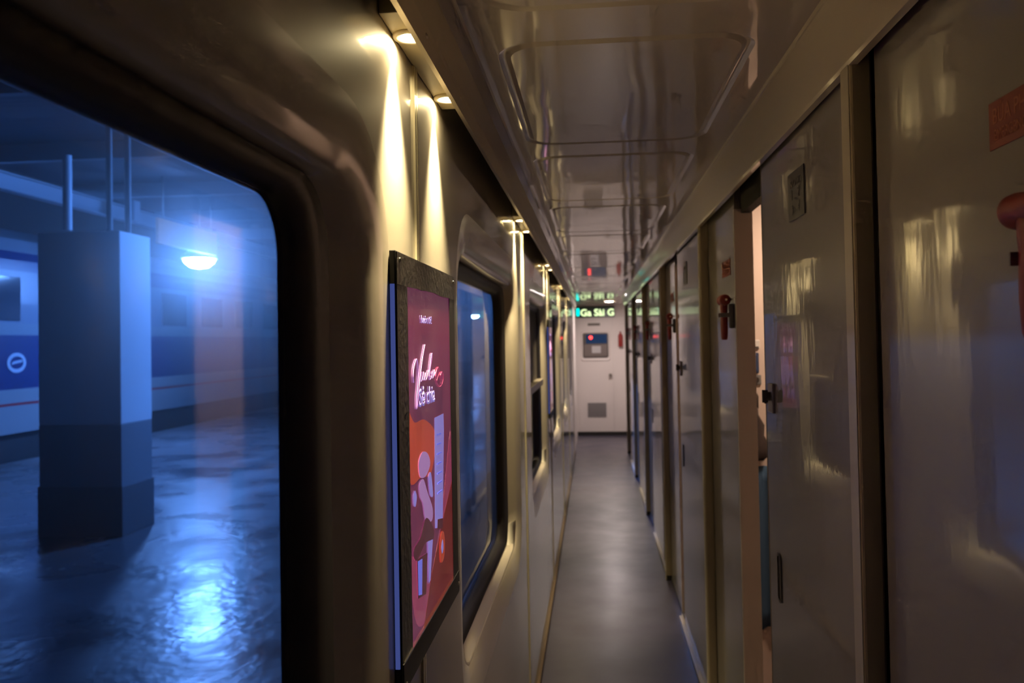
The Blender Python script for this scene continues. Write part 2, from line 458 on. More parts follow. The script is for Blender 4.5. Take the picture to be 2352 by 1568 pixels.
# cove joints on the right (thin dark gaps between panels)
# ------------------------------------------------------------------ downlight boxes
def light_box():
    yc = 1.30
    root = empty('downlight_box', (-.245, yc, E + .43), 'cream box', 'light fitting')
    y0, y1 = yc - .235, yc + .225
    part('soffit', BX(XL + .001, -.2195, y0, y1, E + .425, E + .56, bev=.0015), M['soffit'], root)
    for yy in (1.147, 1.450):
        bm = nb(); c = (-.243, yy, E + .425)
        lathe(bm, [(.0245, 0), (.0245, -.003), (.0225, -.0055), (.0165, -.0045), (.0155, -.001), (.0155, 0)], c)
        b = part('bezel', bm, M['ring'], root)
        part('lens', lathe(nb(), [(.0155, 0.0), (.015, -.0025), (.0001, -.0035)], c), M['lens'], b, 'glowing warm lens')
        sp = bpy.data.lights.new('downlight_beam', 'SPOT'); sp.energy = 80; sp.color = (1, .80, .42); sp.spot_size = math.radians(60); sp.spot_blend = 1.; sp.shadow_soft_size = .010
        so = bpy.data.objects.new('downlight_beam', sp); C.objects.link(so); so.parent = root
        so.location = Vector((-.243, yy, E + .417)) - root.location
    return root
lb = light_box()
lb['label'] = 'nearest cream ceiling box with two warm downlights above the red poster'
names = ['second cream downlight box from the camera, above the pillar past the second window',
         'third cream downlight box along the left wall, above the far second poster',
         'fourth cream downlight box along the left wall, small and bright',
         'farthest cream downlight box, last one before the end wall']
for k, dy in enumerate([1.81, 3.61, 5.45, 7.35]):
    c = copy_tree(lb); c.location.y += dy; c['label'] = names[k]
    c['group'] = 'downlight boxes along the left wall'
lb['group'] = 'downlight boxes along the left wall'

# ------------------------------------------------------------------ floor
st(link('floor', BX(XL - .02, .54, -1.6, YEND, -.04, 0), M['floor']))
st(link('floor_vestibule', BX(XL - .02, 1.5, YEND, 13.55, -.04, 0), M['floor']))

# ------------------------------------------------------------------ right wall: posts, partition panels, sliding doors
PY = [1.43 + 1.985 * k for k in range(6)]
tn = 8
pb = nb()
def wall_box(a): box(pb, *a)
# pieces between posts, going from each far post back to the nearer one
prevs = [-.555] + PY[:-1]
gaps = {1: .49, 2: .24}
jambs = []
for k, (yf, yn) in enumerate(zip(PY, prevs)):
    yj = yf - .645
    # fixed panel with the hammer
    box(pb, XR, XR + .05, yj + .012, yf - .020, 0.0, E + .60)
    box(pb, XR + .022, XR + .05, yf - .020, yf + .02, 0, E + .60, mi=1)      # dark slot beside the post
    # fixed panel behind the open leaf and lintel above the doorway
    box(pb, XR + .020, XR + .05, yn + .02, yf - 1.575, 0, E + .397)
    box(pb, XR + .020, XR + .05, yn + .02, yj + .012, E + .397, E + .60, mi=1)  # lintel coloured near-black for the shadow strip under the header
    jambs.append(yj)
st(link('wall_right', pb, [M['panel2'], M['dark']]))
for k, y in enumerate(PY):
    bm = nb()
    prism(bm, rrect(.4275, .4625, y, y + .042, .004, 2), lambda a, b, d: Vector((a, b, d)), .0, E + .46)
    box(bm, .4255, .434, y + .004, y + .046, .0, E + .46, mi=1)
    box(bm, .429, .4635, y - .002, y + .03, .0, .03, mi=2)
    st(link('trim_%d' % tn, bm, [M['post'], M['postedge'], M['dark']])); tn += 1
for k, yj in enumerate(jambs):
    bm = nb()
    box(bm, XR - .003, XR + .055, yj - .004, yj + .012, 0, E + .41, bev=.0015)
    st(link('trim_%d' % tn, bm, M['jamb'])); tn += 1
# lower sill strip in front of doorways
for k, (yf, yn) in enumerate(zip(PY, prevs)):
    yj = yf - .645
    bm = nb(); box(bm, .432, .452, yn + .05, yj - .10, 0, .022, bev=.003); box(bm, .452, .52, yn + .05, yj - .02, -.001, .006)
    st(link('trim_%d' % tn, bm, M['sill'])); tn += 1
st(link('baseboard_right', BX(.4575, .463, -1.6, YEND, 0, .012), M['dark']))

door_items = {}
def door(k):
    yf, yn = PY[k], prevs[k]
    g = gaps.get(k, 0.)
    y1 = yf - .645 - g - .004; y0 = max(y1 - .935, yn + .046)
    root = empty('door_%d' % (k + 1), (XR, (y0 + y1) / 2, 0)); st(root)
    x0, x1 = .4475, .4665
    part('door_leaf', BX(x0, x1, y0, y1, .012, E + .52, bev=.001), M['panel'], root)
    part('edge_strip', BX(x0 - .0008, x1 + .0006, y1 - .0005, y1 + .0035, .012, E + .52), M['post'], root, 'tan edge strip')
    # lock body with thumb turn
    yl = y1 - .075
    bm = nb(); box(bm, x0 - .007, x0 + .001, yl - .035, yl + .022, E - .192, E - .118, bev=.003)
    lk = part('lock', bm, M['steel'], root)
    bm = nb(); cyl(bm, (x0 - .012, yl - .008, E - .150), .011, .012, 'X'); box(bm, x0 - .026, x0 - .012, yl - .012, yl - .004, E - .166, E - .134, bev=.002)
    part('thumb_turn', bm, M['darksteel'], lk)
    part('catch', BX(x0 - .004, x1 + .004, y1 - .002, y1 + .006, E - .175, E - .145, bev=.001), M['darksteel'], lk)
    # recessed pull low on the leaf
    bm = nb(); yq = y1 - .12
    pts0 = rrect(yq - .022, yq + .022, E - .655, E - .535, .012, 5); pts1 = rrect(yq - .015, yq + .015, E - .648, E - .542, .009, 5)
    A = [bm.verts.new((x0 - .0025, a, b)) for a, b in pts0]; B = [bm.verts.new((x0 - .0030, a, b)) for a, b in pts1]; Cc = [bm.verts.new((x0 - .0006, a, b)) for a, b in pts1]
    n = len(A)
    for p, q in ((A, B), (B, Cc)):
        for j in range(n): bm.faces.new((p[j], p[(j + 1) % n], q[(j + 1) % n], q[j]))
    bm.faces.new(Cc)
    part('pull', bm, M['darksteel'], root)
    return root, x0, y0, y1
doors = [door(k) for k in range(6)]

# number plates on the doors
plate_where = {1: 'on the half-open sliding door nearest on the right', 2: 'on the second open sliding door along the corridor', 3: 'on the fourth sliding door, far down the corridor',
               4: 'on the fifth sliding door, near the end wall', 5: 'on the last sliding door beside the vestibule'}
def plate(k):
    root0, x0, y0, y1 = doors[k]
    yc = y1 - .385
    P = empty('door_sign', (x0, yc, E + .31), 'small dark berth number sign ' + plate_where[k], 'sign')
    part('plate', BX(x0 - .0028, x0 - .0004, yc - .072, yc + .072, E + .256, E + .361, bev=.0012), M['plate'], P)
    fn = lambda y, z: (lambda u, v, d: Vector((x0 - .0029 - d, y - u, z + v)))
    bm = text_bm('KHOANG', .022, fn(yc + .045, E + .328))
    part('lettering', bm, M['platetext'], P)
    for j, (ch, yy, zz) in enumerate((('1', yc + .04, E + .30), ('2', yc - .02, E + .30), ('3', yc + .04, E + .268), ('4', yc - .02, E + .268))):
        part('number', text_bm(ch, .033, fn(yy, zz)), M['platetext'], P)
    return P
for k in (1, 2, 3, 4): plate(k)['group'] = 'berth signs on the sliding doors'

# hammers and red stickers on the fixed panels
HAM = ['nearest red emergency hammer, cut off by the right picture edge',
       'red emergency hammer on the panel before the lit open doorway',
       'red emergency hammer beside the second, narrowly open doorway',
       'fourth red emergency hammer along the right wall, small', 'fifth red emergency hammer, far down the right wall', 'farthest red emergency hammer near the end wall']
STI = ['red warning sticker above the nearest hammer, cut off at the right edge', 'small red warning sticker above the hammer before the lit doorway',
       'small red sticker above the hammer by the second open doorway', 'fourth red sticker along the right wall, tiny', 'fifth red sticker far down the right wall', 'farthest red sticker near the end wall']
def hammer():
    yh = 0.872; x = XR
    root = empty('emergency_hammer', (x, yh, E + .07), HAM[0], 'hammer', 'emergency hammers along the right wall')
    xm = x - .030
    bm = nb()
    lathe(bm, [(.0005, .046), (.008, .045), (.0145, .041), (.018, .034), (.0185, .024), (.017, .012), (.0165, 0), (.017, -.012), (.0185, -.024), (.018, -.034), (.0145, -.041), (.008, -.045), (.0005, -.046)], (xm, yh, E + .122), 'Y', 24)
    part('head', bm, M['red'], root)
    bm = nb()
    tube(bm, [(xm, yh, E + .122), (xm, yh, E + .10), (xm, yh, E + .08), (xm, yh, E + .05), (xm, yh, E + .03), (xm, yh, E + .0), (xm, yh, E - .008)], [.014, .013, .012, .0125, .0125, .011, .009], 16)
    for v in bm.verts: v.co.x = xm + (v.co.x - xm) * .95; v.co.y = yh + (v.co.y - yh) * 1.6
    part('handle', bm, M['red'], root, smooth=True)
    for s in (1, -1):
        part('tip', cyl(nb(), (xm, yh + s * .048, E + .122), .0035, .012, 'Y', 12, None), M['chrome'], root, 'steel tip')
    bm = nb(); box(bm, x - .013, x - .0005, yh - .015, yh + .015, E + .03, E + .110, bev=.002)
    box(bm, x - .045, x - .008, yh + .015, yh + .020, E + .066, E + .080, bev=.001); box(bm, x - .045, x - .008, yh - .020, yh - .015, E + .066, E + .080, bev=.001)
    part('bracket', bm, M['bracket'], root)
    for zz in (E + .155, E + .09):
        part('screw', lathe(nb(), [(.0045, -.0), (.004, -.003), (.0005, -.0042)], (x - .0003, yh + .03, zz - .03), 'X', 12), M['chrome'], root)
    return root
def sticker():
    yc = .930; x = XR
    root = empty('warning_sign', (x, yc, E + .235), STI[0], 'sign', 'red stickers above the hammers')
    part('plate', BX(x - .0016, x - .0002, yc - .090, yc + .090, E + .208, E + .262), M['redsign'], root)
    fn = lambda y, z: (lambda u, v, d: Vector((x - .0017 - d, y - u, z + v)))
    part('lettering', text_bm('BÚA PHÁ KÍNH', .026, fn(yc + .081, E + .236), depth=.0003, spx=.85), M['signtext'], root)
    part('lettering', text_bm('EMERGENCY HAMMER', .018, fn(yc + .078, E + .217), depth=.0003, spx=.78), M['signtext'], root)
    return root
hm, sk = hammer(), sticker()
for k in range(1, 6):
    dy = 1.985 * k + .05
    c = copy_tree(hm); c.location.y += dy - .065; c['label'] = HAM[k]
    if k < 4:
        c = copy_tree(sk); c.location.y += dy; c['label'] = STI[k]

# ------------------------------------------------------------------ poster light boxes
def poster():
    yA, yB, zA, zB = 1.105, 1.575, E - .458, E + .124
    xb, xf = XL + .0005, XL + .0085
    root = empty('light_box_poster', (XL, (yA + yB) / 2, (zA + zB) / 2), 'large red backlit poster in a black taped frame between the two nearest windows', 'poster', 'backlit posters on the left wall')
    part('light_box', BX(xb, xf, yA, yB, zA, zB, bev=.0012), M['blackp'], root)
    part('edge_lamp', BX(xb + .001, xf - .001, yA - .0025, yA + .001, zA + .03, zB - .045, bev=.0006), M['edgeglow'], root, 'blue violet glow along the near edge')
    bm = nb(); y0, y1, z0, z1 = 1.165, 1.53, E - .432, E + .092
    box(bm, xf, xf + .0008, y0, y1, z0, z1)
    part('print', bm, M['poster'], root)
    fr = nb()
    # taped border: four strips, the top one broad and slightly ragged
    def ragged(a0, a1, b0, b1, edge):
        pts = []
        if edge == 'bottom':
            pts = [(a0, b1), (a1, b1)] + [(a1 - (a1 - a0) * i / 14, b0 + random.uniform(-.0015, .0015)) for i in range(15)]
        elif edge == 'right':
            pts = [(a0, b1), (a0, b0)] + [(a1 + random.uniform(-.0012, .0012), b0 + (b1 - b0) * i / 26) for i in range(27)]
        return pts
    X = lambda a, b, d: Vector((d, a, b))
    prism(fr, ragged(yA + .002, yB - .002, E + .080, zB - .002, 'bottom'), X, xf + .0005, xf + .0022)
    prism(fr, ragged(yA + .002, 1.170, zA + .002, E + .0805, 'right'), X, xf + .0005, xf + .0018)
    part('tape', fr, M['tape'], root, 'scuffed black tape border')
    fr = nb(); box(fr, xf, xf + .0020, 1.520, yB - .002, zA + .002, E + .08); box(fr, xf, xf + .0032, yA + .004, yB - .002, zA - .004, E - .424, bev=.0006)
    part('frame', fr, M['blackp'], root)
    part('edge_strip', BX(xf + .0008, xf + .0036, yA + .01, 1.522, E - .4245, E - .4225), M['chrome'], root, 'thin bright edge along the bottom')
    for yy, zz in ((yA + .018, zB - .012), (yB - .012, zB - .012), (yA + .018, zA + .003), (yB - .012, zA + .012)):
        part('screw', lathe(nb(), [(.004, 0), (.0035, .0016), (.0005, .0024)], (xf + .0022, yy, zz), 'X', 12), M['chrome'], root)
    # printed artwork
    lay = [0]
    def art(name, pts, m, sm=True, label=None):
        lay[0] += 1; d = xf + .0008 + lay[0] * .00006
        P = smooth_poly(pts, 5) if sm else pts
        P = [(min(max(a, 1.166), 1.5195), min(max(b + (E), E - .423), E + .079)) for a, b in P]
        part(name, prism(nb(), P, X, d - .00005, d), M[m], root, label)
    art('printed_shape', [(1.165, -.10), (1.21, -.115), (1.285, -.118), (1.37, -.15), (1.33, -.205), (1.25, -.20), (1.17, -.193)], 'orangep', True, 'orange red printed patch')
    art('printed_shape', [(1.165, -.30), (1.24, -.33), (1.30, -.37), (1.38, -.32), (1.45, -.24), (1.52, -.16), (1.52, -.33), (1.40, -.40), (1.30, -.42), (1.20, -.40)], 'pinkp', True, 'pink printed swirl')
    art('printed_shape', [(1.25, -.423), (1.32, -.36), (1.42, -.30), (1.519, -.25), (1.519, -.423)], 'darkredp', False, 'dark red printed wedge')
    art('printed_card', [(1.362, -.122), (1.445, -.122), (1.447, -.15), (1.42, -.312), (1.352, -.298)], 'lilac', False, 'tall lilac printed card')
    for j in range(7):
        zz = -.150 - j * .016
        art('printed_line', [(1.378, zz), (1.420, zz - .002), (1.420, zz - .0045), (1.378, zz - .0025)], 'bluep', False)
    art('printed_card', [(1.372, -.288), (1.42, -.296), (1.417, -.312), (1.368, -.304)], 'brownp', False, 'dark end of the card')
    art('printed_figure', [(1.231, -.175), (1.26, -.164), (1.30, -.172), (1.317, -.190), (1.283, -.203), (1.24, -.198)], 'palepink', True, 'pale rounded printed head')
    art('printed_figure', [(1.232, -.208), (1.262, -.205), (1.29, -.228), (1.331, -.262), (1.323, -.280), (1.275, -.268), (1.256, -.240), (1.236, -.226)], 'palepink', True, 'pale rounded printed body')
    art('printed_figure', [(1.302, -.209), (1.322, -.205), (1.336, -.242), (1.313, -.237)], 'lilac', True, 'lilac printed limb')
    art('printed_drop', [(1.189, -.218), (1.200, -.211), (1.212, -.222), (1.203, -.234), (1.192, -.230)], 'lilac', True, 'small lilac printed drop')
    art('printed_shape', [(1.188, -.292), (1.235, -.285), (1.278, -.266), (1.335, -.295), (1.327, -.312), (1.27, -.302), (1.214, -.312), (1.19, -.306)], 'brownp', True, 'dark printed roof shape')
    art('printed_phone', [(1.207, -.311), (1.283, -.320), (1.268, -.378), (1.210, -.368)], 'brownp', False, 'dark printed outline')
    art('printed_phone', [(1.212, -.315), (1.244, -.319), (1.238, -.370), (1.213, -.364)], 'bluep', False, 'bright blue printed screen')
    art('printed_phone', [(1.288, -.304), (1.327, -.310), (1.302, -.367), (1.289, -.369)], 'lilac', False, 'lilac printed strip')
    art('printed_jug', [(1.39, -.335), (1.40, -.318), (1.42, -.318), (1.433, -.337), (1.422, -.363), (1.394, -.363)], 'orangep', True, 'red printed jug')
    art('printed_jug', [(1.398, -.340), (1.412, -.330), (1.418, -.345), (1.406, -.352)], 'lilac', True, 'lilac hollow of the jug')
    # lettering: script line as thin tubes, bold line and small heading as type
    d = xf + .0021
    def stroke(pts, r):
        P = [Vector((d - .0002, a, b + E)) for a, b in pts]; out = []
        for i in range(len(P) - 1):
            p0, p1, p2, p3 = P[max(i - 1, 0)], P[i], P[i + 1], P[min(i + 2, len(P) - 1)]
            for j in range(5):
                t = j / 5; out.append(.5 * ((2 * p1) + (-p0 + p2) * t + (2 * p0 - 5 * p1 + 4 * p2 - p3) * t * t + (-p0 + 3 * p1 - 3 * p2 + p3) * t ** 3))
        out.append(P[-1]); return tube(nb(), out, r, 6)
    part('script_letter', stroke([(1.202, -.057), (1.199, -.047), (1.206, -.034), (1.224, -.0235), (1.233, -.032), (1.234, -.046), (1.229, -.063), (1.221, -.080), (1.219, -.096), (1.226, -.088), (1.233, -.075), (1.248, -.051), (1.266, -.025), (1.287, -.003)], .0008), M['palepink'], root, 'tall looping script V')
    part('script_letter', stroke([(1.257, -.044), (1.251, -.053), (1.255, -.058), (1.267, -.052), (1.273, -.044), (1.270, -.054), (1.275, -.057), (1.283, -.052), (1.289, -.046), (1.285, -.056), (1.292, -.057), (1.303, -.051), (1.314, -.043)], .0007), M['palepink'], root, 'script letters ui')
    part('script_letter', stroke([(1.315, -.054), (1.331, -.037), (1.346, -.018), (1.336, -.022), (1.320, -.046), (1.320, -.058), (1.336, -.055), (1.350, -.046), (1.341, -.050), (1.343, -.057), (1.354, -.054), (1.364, -.044), (1.360, -.054), (1.371, -.048)], .0007), M['palepink'], root, 'script letters la')
    part('printed_heart', stroke([(1.371, -.056), (1.380, -.046), (1.398, -.041), (1.404, -.049), (1.389, -.058), (1.382, -.065), (1.404, -.074), (1.431, -.070), (1.443, -.058), (1.432, -.050), (1.417, -.056), (1.428, -.064)], .0008), M['pinkp'], root, 'looping line heart after the script')
    # type runs along +Y towards the far edge (reads from left to right for the viewer)
    T = lambda y, z: (lambda u, v, dd: Vector((d + dd * .3, y + u, z + v)))
    part('lettering', text_bm('Sẻ chia', .037, T(1.238, E - .0945), spx=1.16, bold=.0009), M['lilac'], root, 'bold pale lilac lettering')
    part('lettering', text_bm('buôn ơi!', .017, T(1.262, E + .030), spx=1.45, bold=.0002), M['lilac'], root, 'small pale heading lettering')
    return root
po = poster()
p2 = copy_tree(po); p2.location.y += 3.87
p2['label'] = 'second backlit poster far along the left wall, its edge glowing blue, past the dark window'

# ------------------------------------------------------------------ end of the carriage
YE = 13.5
# wide vestibule beyond the corridor
bm = nb()
box(bm, XL - .05, XL, YEND, YE, 0, 2.2); st(link('wall_vestibule_left', bm, M['endwall']))
bm = nb(); box(bm, 1.40, 1.45, YEND, YE, 0, 2.2); box(bm, .47, 1.45, YEND, YEND + .04, 0, 2.2)
st(link('wall_vestibule_right', bm, M['endwall']))
st(link('ceiling_vestibule', BX(XL - .05, 1.45, YEND, YE + .05, E + .56, E + .60), M['ceil']))
bm = nb()
box(bm, XL - .05, -.24, YE, YE + .05, 0, E + .60); box(bm, .31, 1.45, YE, YE + .05, 0, E + .60); box(bm, -.24, .31, YE, YE + .05, E + .40, E + .60)
box(bm, .31, .345, YE - .012, YE, 0, E + .40); box(bm, -.268, -.24, YE - .012, YE, 0, E + .40)
st(link('wall_end', bm, M['endwall']))
st(link('baseboard_end', BX(XL, 1.4, YE - .014, YE - .002, 0, .06), M['dark']))
dr = empty('door_7', (.035, YE, 0)); st(dr)
bm = nb()
# door leaf with a raised rim round the glass
wx0, wx1, wz0, wz1 = -.163, .241, E - .29, E + .107
box(bm, -.238, .308, YE + .005, YE + .045, .01, E + .395)
part('door_leaf', bm, M['endwall'], dr)
bm = nb()
A = rrect(wx0 - .03, wx1 + .03, wz0 - .05, wz1 + .03, .04, 5); B = rrect(wx0, wx1, wz0, wz1, .03, 5)
va = [bm.verts.new((a, YE + .004, b)) for a, b in A]; vb = [bm.verts.new((a, YE - .010, b)) for a, b in rrect(wx0 - .02, wx1 + .02, wz0 - .038, wz1 + .02, .04, 5)]; vc = [bm.verts.new((a, YE - .004, b)) for a, b in B]
n = len(va)
for p, q in ((va, vb), (vb, vc)):
    for j in range(n): bm.faces.new((p[j], p[(j + 1) % n], q[(j + 1) % n], q[j]))
part('window_rim', bm, M['endwall'], dr)
Y2 = lambda a, b, d: Vector((a, d, b))
fr = part('door_window', prism(nb(), rrect(wx0, wx1, wz0, wz1, .03, 5), Y2, YE - .006, YE + .004), M['darksteel'], dr, 'dark framed window in the end door')
part('pane', prism(nb(), rrect(wx0 + .05, wx1 - .02, E - .06, wz1 - .02, .01, 3), Y2, YE - .008, YE - .005), M['bluewin'], fr, 'dark blue upper pane')
part('pane', prism(nb(), rrect(wx0 + .02, wx1 - .02, wz0 + .03, E - .075, .01, 3), Y2, YE - .008, YE - .005), mat('brownish lower pane', (.16, .13, .12), .3), fr, 'brown grey lower pane')
part('notice', prism(nb(), rrect(-.02, .12, E - .21, E - .10, .004, 2), Y2, YE - .010, YE - .007), mat('grey notice', (.42, .40, .40), .6), fr, 'pale notice behind the lower pane')
part('indicator', lathe(nb(), [(.028, 0), (.027, -.006), (.0005, -.009)], (-.035, YE - .008, E + .035), 'Y', 16), M['redled'], fr, 'glowing red indicator')
bm = nb(); box(bm, -.078, .116, YE - .004, YE + .006, E + .222, E + .262, bev=.002)
part('name_plate', bm, M['darksteel'], dr)
bm = nb()
for j in range(8): box(bm, -.095, .182, YE - .006, YE + .006, E - 1.215 + j * .028, E - 1.198 + j * .028)
box(bm, -.102, -.092, YE - .006, YE + .006, E - 1.226, E - .995); box(bm, .180, .190, YE - .006, YE + .006, E - 1.226, E - .995)
box(bm, -.1, .19, YE + .001, YE + .006, E - 1.225, E - .996)
part('vent_grille', bm, mat('grey vent', (.22, .2, .2), .5), dr)
bm = nb(); cyl(bm, (.262, YE - .02, E - .56), .018, .05, 'Y'); cyl(bm, (.262, YE - .045, E - .56), .026, .018, 'Y')
part('knob', bm, M['steel'], dr)
tag(link('fire_extinguisher', lathe(nb(), [(.001, 0), (.03, .002), (.036, .012), (.036, .17), (.03, .195), (.012, .21), (.012, .235), (.02, .24), (.001, .245)], (.43, YE - .045, E - .12)), M['red'], smooth=True), 'small red extinguisher on the white end wall right of the door', 'fire extinguisher')

# LED sign
led = empty('led_sign', (.03, YE - .03, E + .43), 'dark led display with glowing yellow lettering over the end door', 'sign')
part('housing', BX(XL + .004, .345, YE - .05, YE - .001, E + .356, E + .525, bev=.004), M['ledpanel'], led)
fnl = lambda x, z: (lambda u, v, d: Vector((x + u, YE - .051 - d, z + v)))
part('lettering', text_bm('Ga Sài G', .150, fnl(-.192, E + .378), depth=.002, spx=1.0, bold=.0035), M['ledtext'], led, 'glowing pale yellow letters')
part('symbol', prism(nb(), rrect(-.252, -.205, E + .375, E + .500, .022, 5), lambda a, b, d: Vector((a, d, b)), YE - .0535, YE - .051), M['ledcyan'], led, 'glowing cyan symbol at the left end')

vl = empty('ceiling_light', (.25, 12.25, E + .555), 'round white ceiling lamp in the vestibule above the end door', 'lamp')
part('ring', lathe(nb(), [(.085, .004), (.085, -.012), (.07, -.016), (.068, .0)], (.25, 12.25, E + .556)), M['ring'], vl)
part('lens', lathe(nb(), [(.068, .0), (.066, -.012), (.0005, -.016)], (.25, 12.25, E + .556)), M['whitelamp'], vl, 'bright white lens')

# wall behind the camera closes the corridor
st(link('wall_back', BX(XL - .05, .54, -1.65, -1.6, 0, E + .6), M['wall']))

# ------------------------------------------------------------------ lit compartments behind the open doors
def compartment(k, n):
    yn, yf = prevs[k] + .03, PY[k] - .015
    bm = nb()
    box(bm, .511, 2.35, yf - .015, yf, .0, 2.11)
    box(bm, .511, 2.35, yn, yn + .015, .0, 2.11)
    box(bm, 2.35, 2.37, yn, yf, 0, 2.11)
    st(link('wall_compartment_%d' % n, bm, M['tan']))
    st(link('ceiling_compartment_%d' % n, BX(.511, 2.35, yn, yf, 2.11, 2.13), M['tan']))
    st(link('floor_compartment_%d' % n, BX(.541, 2.35, yn, yf, -.03, .0), M['floor']))
    return yn, yf
yn, yf = compartment(1, 1)
yw = yf - .015
def comp_lamp(dy, label):
    y = yf - .45 + dy
    o = empty('compartment_lamp', (.95, y, 2.10), label, 'lamp')
    part('housing', BX(.80, 1.10, y - .11, y + .11, 2.085, 2.109, bev=.006), M['white'], o)
    part('diffuser', BX(.815, 1.085, y - .095, y + .095, 2.068, 2.086, bev=.006), M['warmlamp'], o, 'glowing warm diffuser')
    return o
comp_lamp(0, 'warm ceiling lamp inside the nearest open compartment')
compartment(2, 2)
comp_lamp(1.985, 'warm ceiling lamp inside the second open compartment')
# things on the partition seen through the gap
o = empty('wall_socket', (.625, yw, E - .03), 'small white socket on the peach wall behind the open door, uppermost', 'socket')
part('cover', BX(.600, .645, yw - .010, yw, E - .045, E - .012, bev=.003), M['white'], o); part('slot', BX(.612, .640, yw - .0115, yw - .009, E - .042, E - .038), M['dark'], o)
o = empty('wall_phone', (.625, yw, E - .10), 'dark blue handset on the peach wall between white socket and grey switch', 'phone')
part('cradle', BX(.606, .640, yw - .012, yw, E - .142, E - .062, bev=.004), M['navy'], o); part('handset', BX(.610, .634, yw - .028, yw - .011, E - .138, E - .068, bev=.005), M['navy'], o)
o = empty('light_switch', (.625, yw, E - .165), 'grey round-dialled switch on the peach wall below the dark handset', 'switch')
part('cover', BX(.604, .648, yw - .008, yw, E - .186, E - .148, bev=.003), M['bracket'], o); part('dial', cyl(nb(), (.626, yw - .013, E - .167), .012, .011, 'Y'), M['darksteel'], o)
# hanging bag on a hook
o = empty('hanging_bag', (.62, yw, E - .25), 'dark brown cloth bag hanging on the peach wall behind the open door', 'bag')
bm = nb()
prof = [(-.27, .006), (-.30, .012), (-.34, .024), (-.38, .034), (-.42, .042), (-.46, .046), (-.475, .030)]
rings = []
for z, w in prof:
    rings.append([bm.verts.new((.622 + w * .95 * math.cos(t * PI / 8) + .006 * math.sin(z * 70), yw - .035 + .028 * (w / .046) * math.sin(t * PI / 8), E + z)) for t in range(16)])
for a, b in zip(rings, rings[1:]):
    for j in range(16): bm.faces.new((a[j], a[(j + 1) % 16], b[(j + 1) % 16], b[j])).smooth = True
bm.faces.new(rings[0]); bm.faces.new(rings[-1])
part('body', bm, M['bag'], o)
part('strap', tube(nb(), [(.620, yw - .035, E - .275), (.616, yw - .03, E - .25), (.615, yw - .022, E - .225), (.622, yw - .022, E - .212), (.628, yw - .03, E - .23), (.626, yw - .035, E - .275)], .0035), M['bag'], o)
tag(link('coat_hook', tube(nb(), [(.618, yw, E - .200), (.618, yw - .018, E - .205), (.618, yw - .028, E - .218), (.618, yw - .034, E - .205)], .0035), M['darksteel']), 'dark metal hook holding the brown bag on the peach wall', 'hook')
# blue blanket hung low on the partition
bm = nb(); nx, nz = 26, 10; g = []
for i in range(nx + 1):
    g.append([bm.verts.new((.560 + .26 * i / nx, yw - .022 - .010 * math.sin(i * 1.25) * (1 - .3 * j / nz), E - .50 - .62 * j / nz + .006 * math.sin(i * .8) * (j == nz))) for j in range(nz + 1)])
for i in range(nx):
    for j in range(nz): bm.faces.new((g[i][j], g[i + 1][j], g[i + 1][j + 1], g[i][j + 1])).smooth = True
r = bmesh.ops.extrude_face_region(bm, geom=list(bm.faces))
for v in r['geom']:
    if isinstance(v, bmesh.types.BMVert): v.co.y += .012
tag(link('blanket', bm, M['bluecloth']), 'dark blue blanket hanging low on the wall behind the open door', 'blanket')

# ------------------------------------------------------------------ outside: platform, pillars, canopy, other train
G = E - 1.85
bm = nb(); box(bm, -9.60, -1.5, -6, 115, G - .5, G)
o = link('station_platform', bm, M['ground']); o['kind'] = 'structure'
o = link('track_bed', BX(-16, 3.5, -6, 115, G - 1.2, G - .9), M['trainunder']); o['kind'] = 'structure'
def pillar():
    root = empty('station_pillar', (-5.07, 8.27, G), 'square white and grey platform pillar seen through the nearest window', 'pillar', 'platform pillars')
    x0, x1, y0, y1 = -5.50, -4.64, 7.97, 8.56
    part('base', BX(x0 - .012, x1 + .012, y0 - .012, y1 + .012, G, E - 1.36, bev=.01), M['pillarbase'], root, 'dark base')
    part('lower_shaft', BX(x0, x1, y0, y1, G, E - .75, bev=.01), M['pillarlow'], root, 'grey painted lower part')
    part('upper_shaft', BX(x0, x1, y0, y1, E - .75, E + 1.165, bev=.01), M['pillarup'], root, 'white painted upper part')
    for dx in (-.10, .10): part('steel_post', cyl(nb(), (x1 - .18 + dx, 8.27, E + 1.76), .03, 1.2, 'Z', 12), M['beam'], root)
    return root
pl = pillar()
for dy, lab in ((12, 'second square platform pillar, far along the platform'), (24, 'third square platform pillar, farthest seen from the window')):
    c = copy_tree(pl); c.location.y += dy; c['label'] = lab
can = empty('platform_canopy', (-5.4, 0, E + 2.9), 'corrugated canopy roof on steel beams over the platform', 'canopy')
part('roof_sheet', BX(-9.3, -1.9, -6, 115, E + 2.9, E + 2.94), M['canopy'], can)
for x in (-2.2, -5.05, -8.6):
    bm = nb(); box(bm, x - .09, x + .09, -6, 115, E + 2.36, E + 2.38); box(bm, x - .015, x + .015, -6, 115, E + 2.38, E + 2.60); box(bm, x - .09, x + .09, -6, 115, E + 2.60, E + 2.62)
    part('main_beam', bm, M['beam'], can)
for j in range(30):
    part('rafter', BX(-9.2, -2.0, 2.2 + j * 3 - .05, 2.2 + j * 3 + .05, E + 2.64, E + 2.88), M['beam'], can)
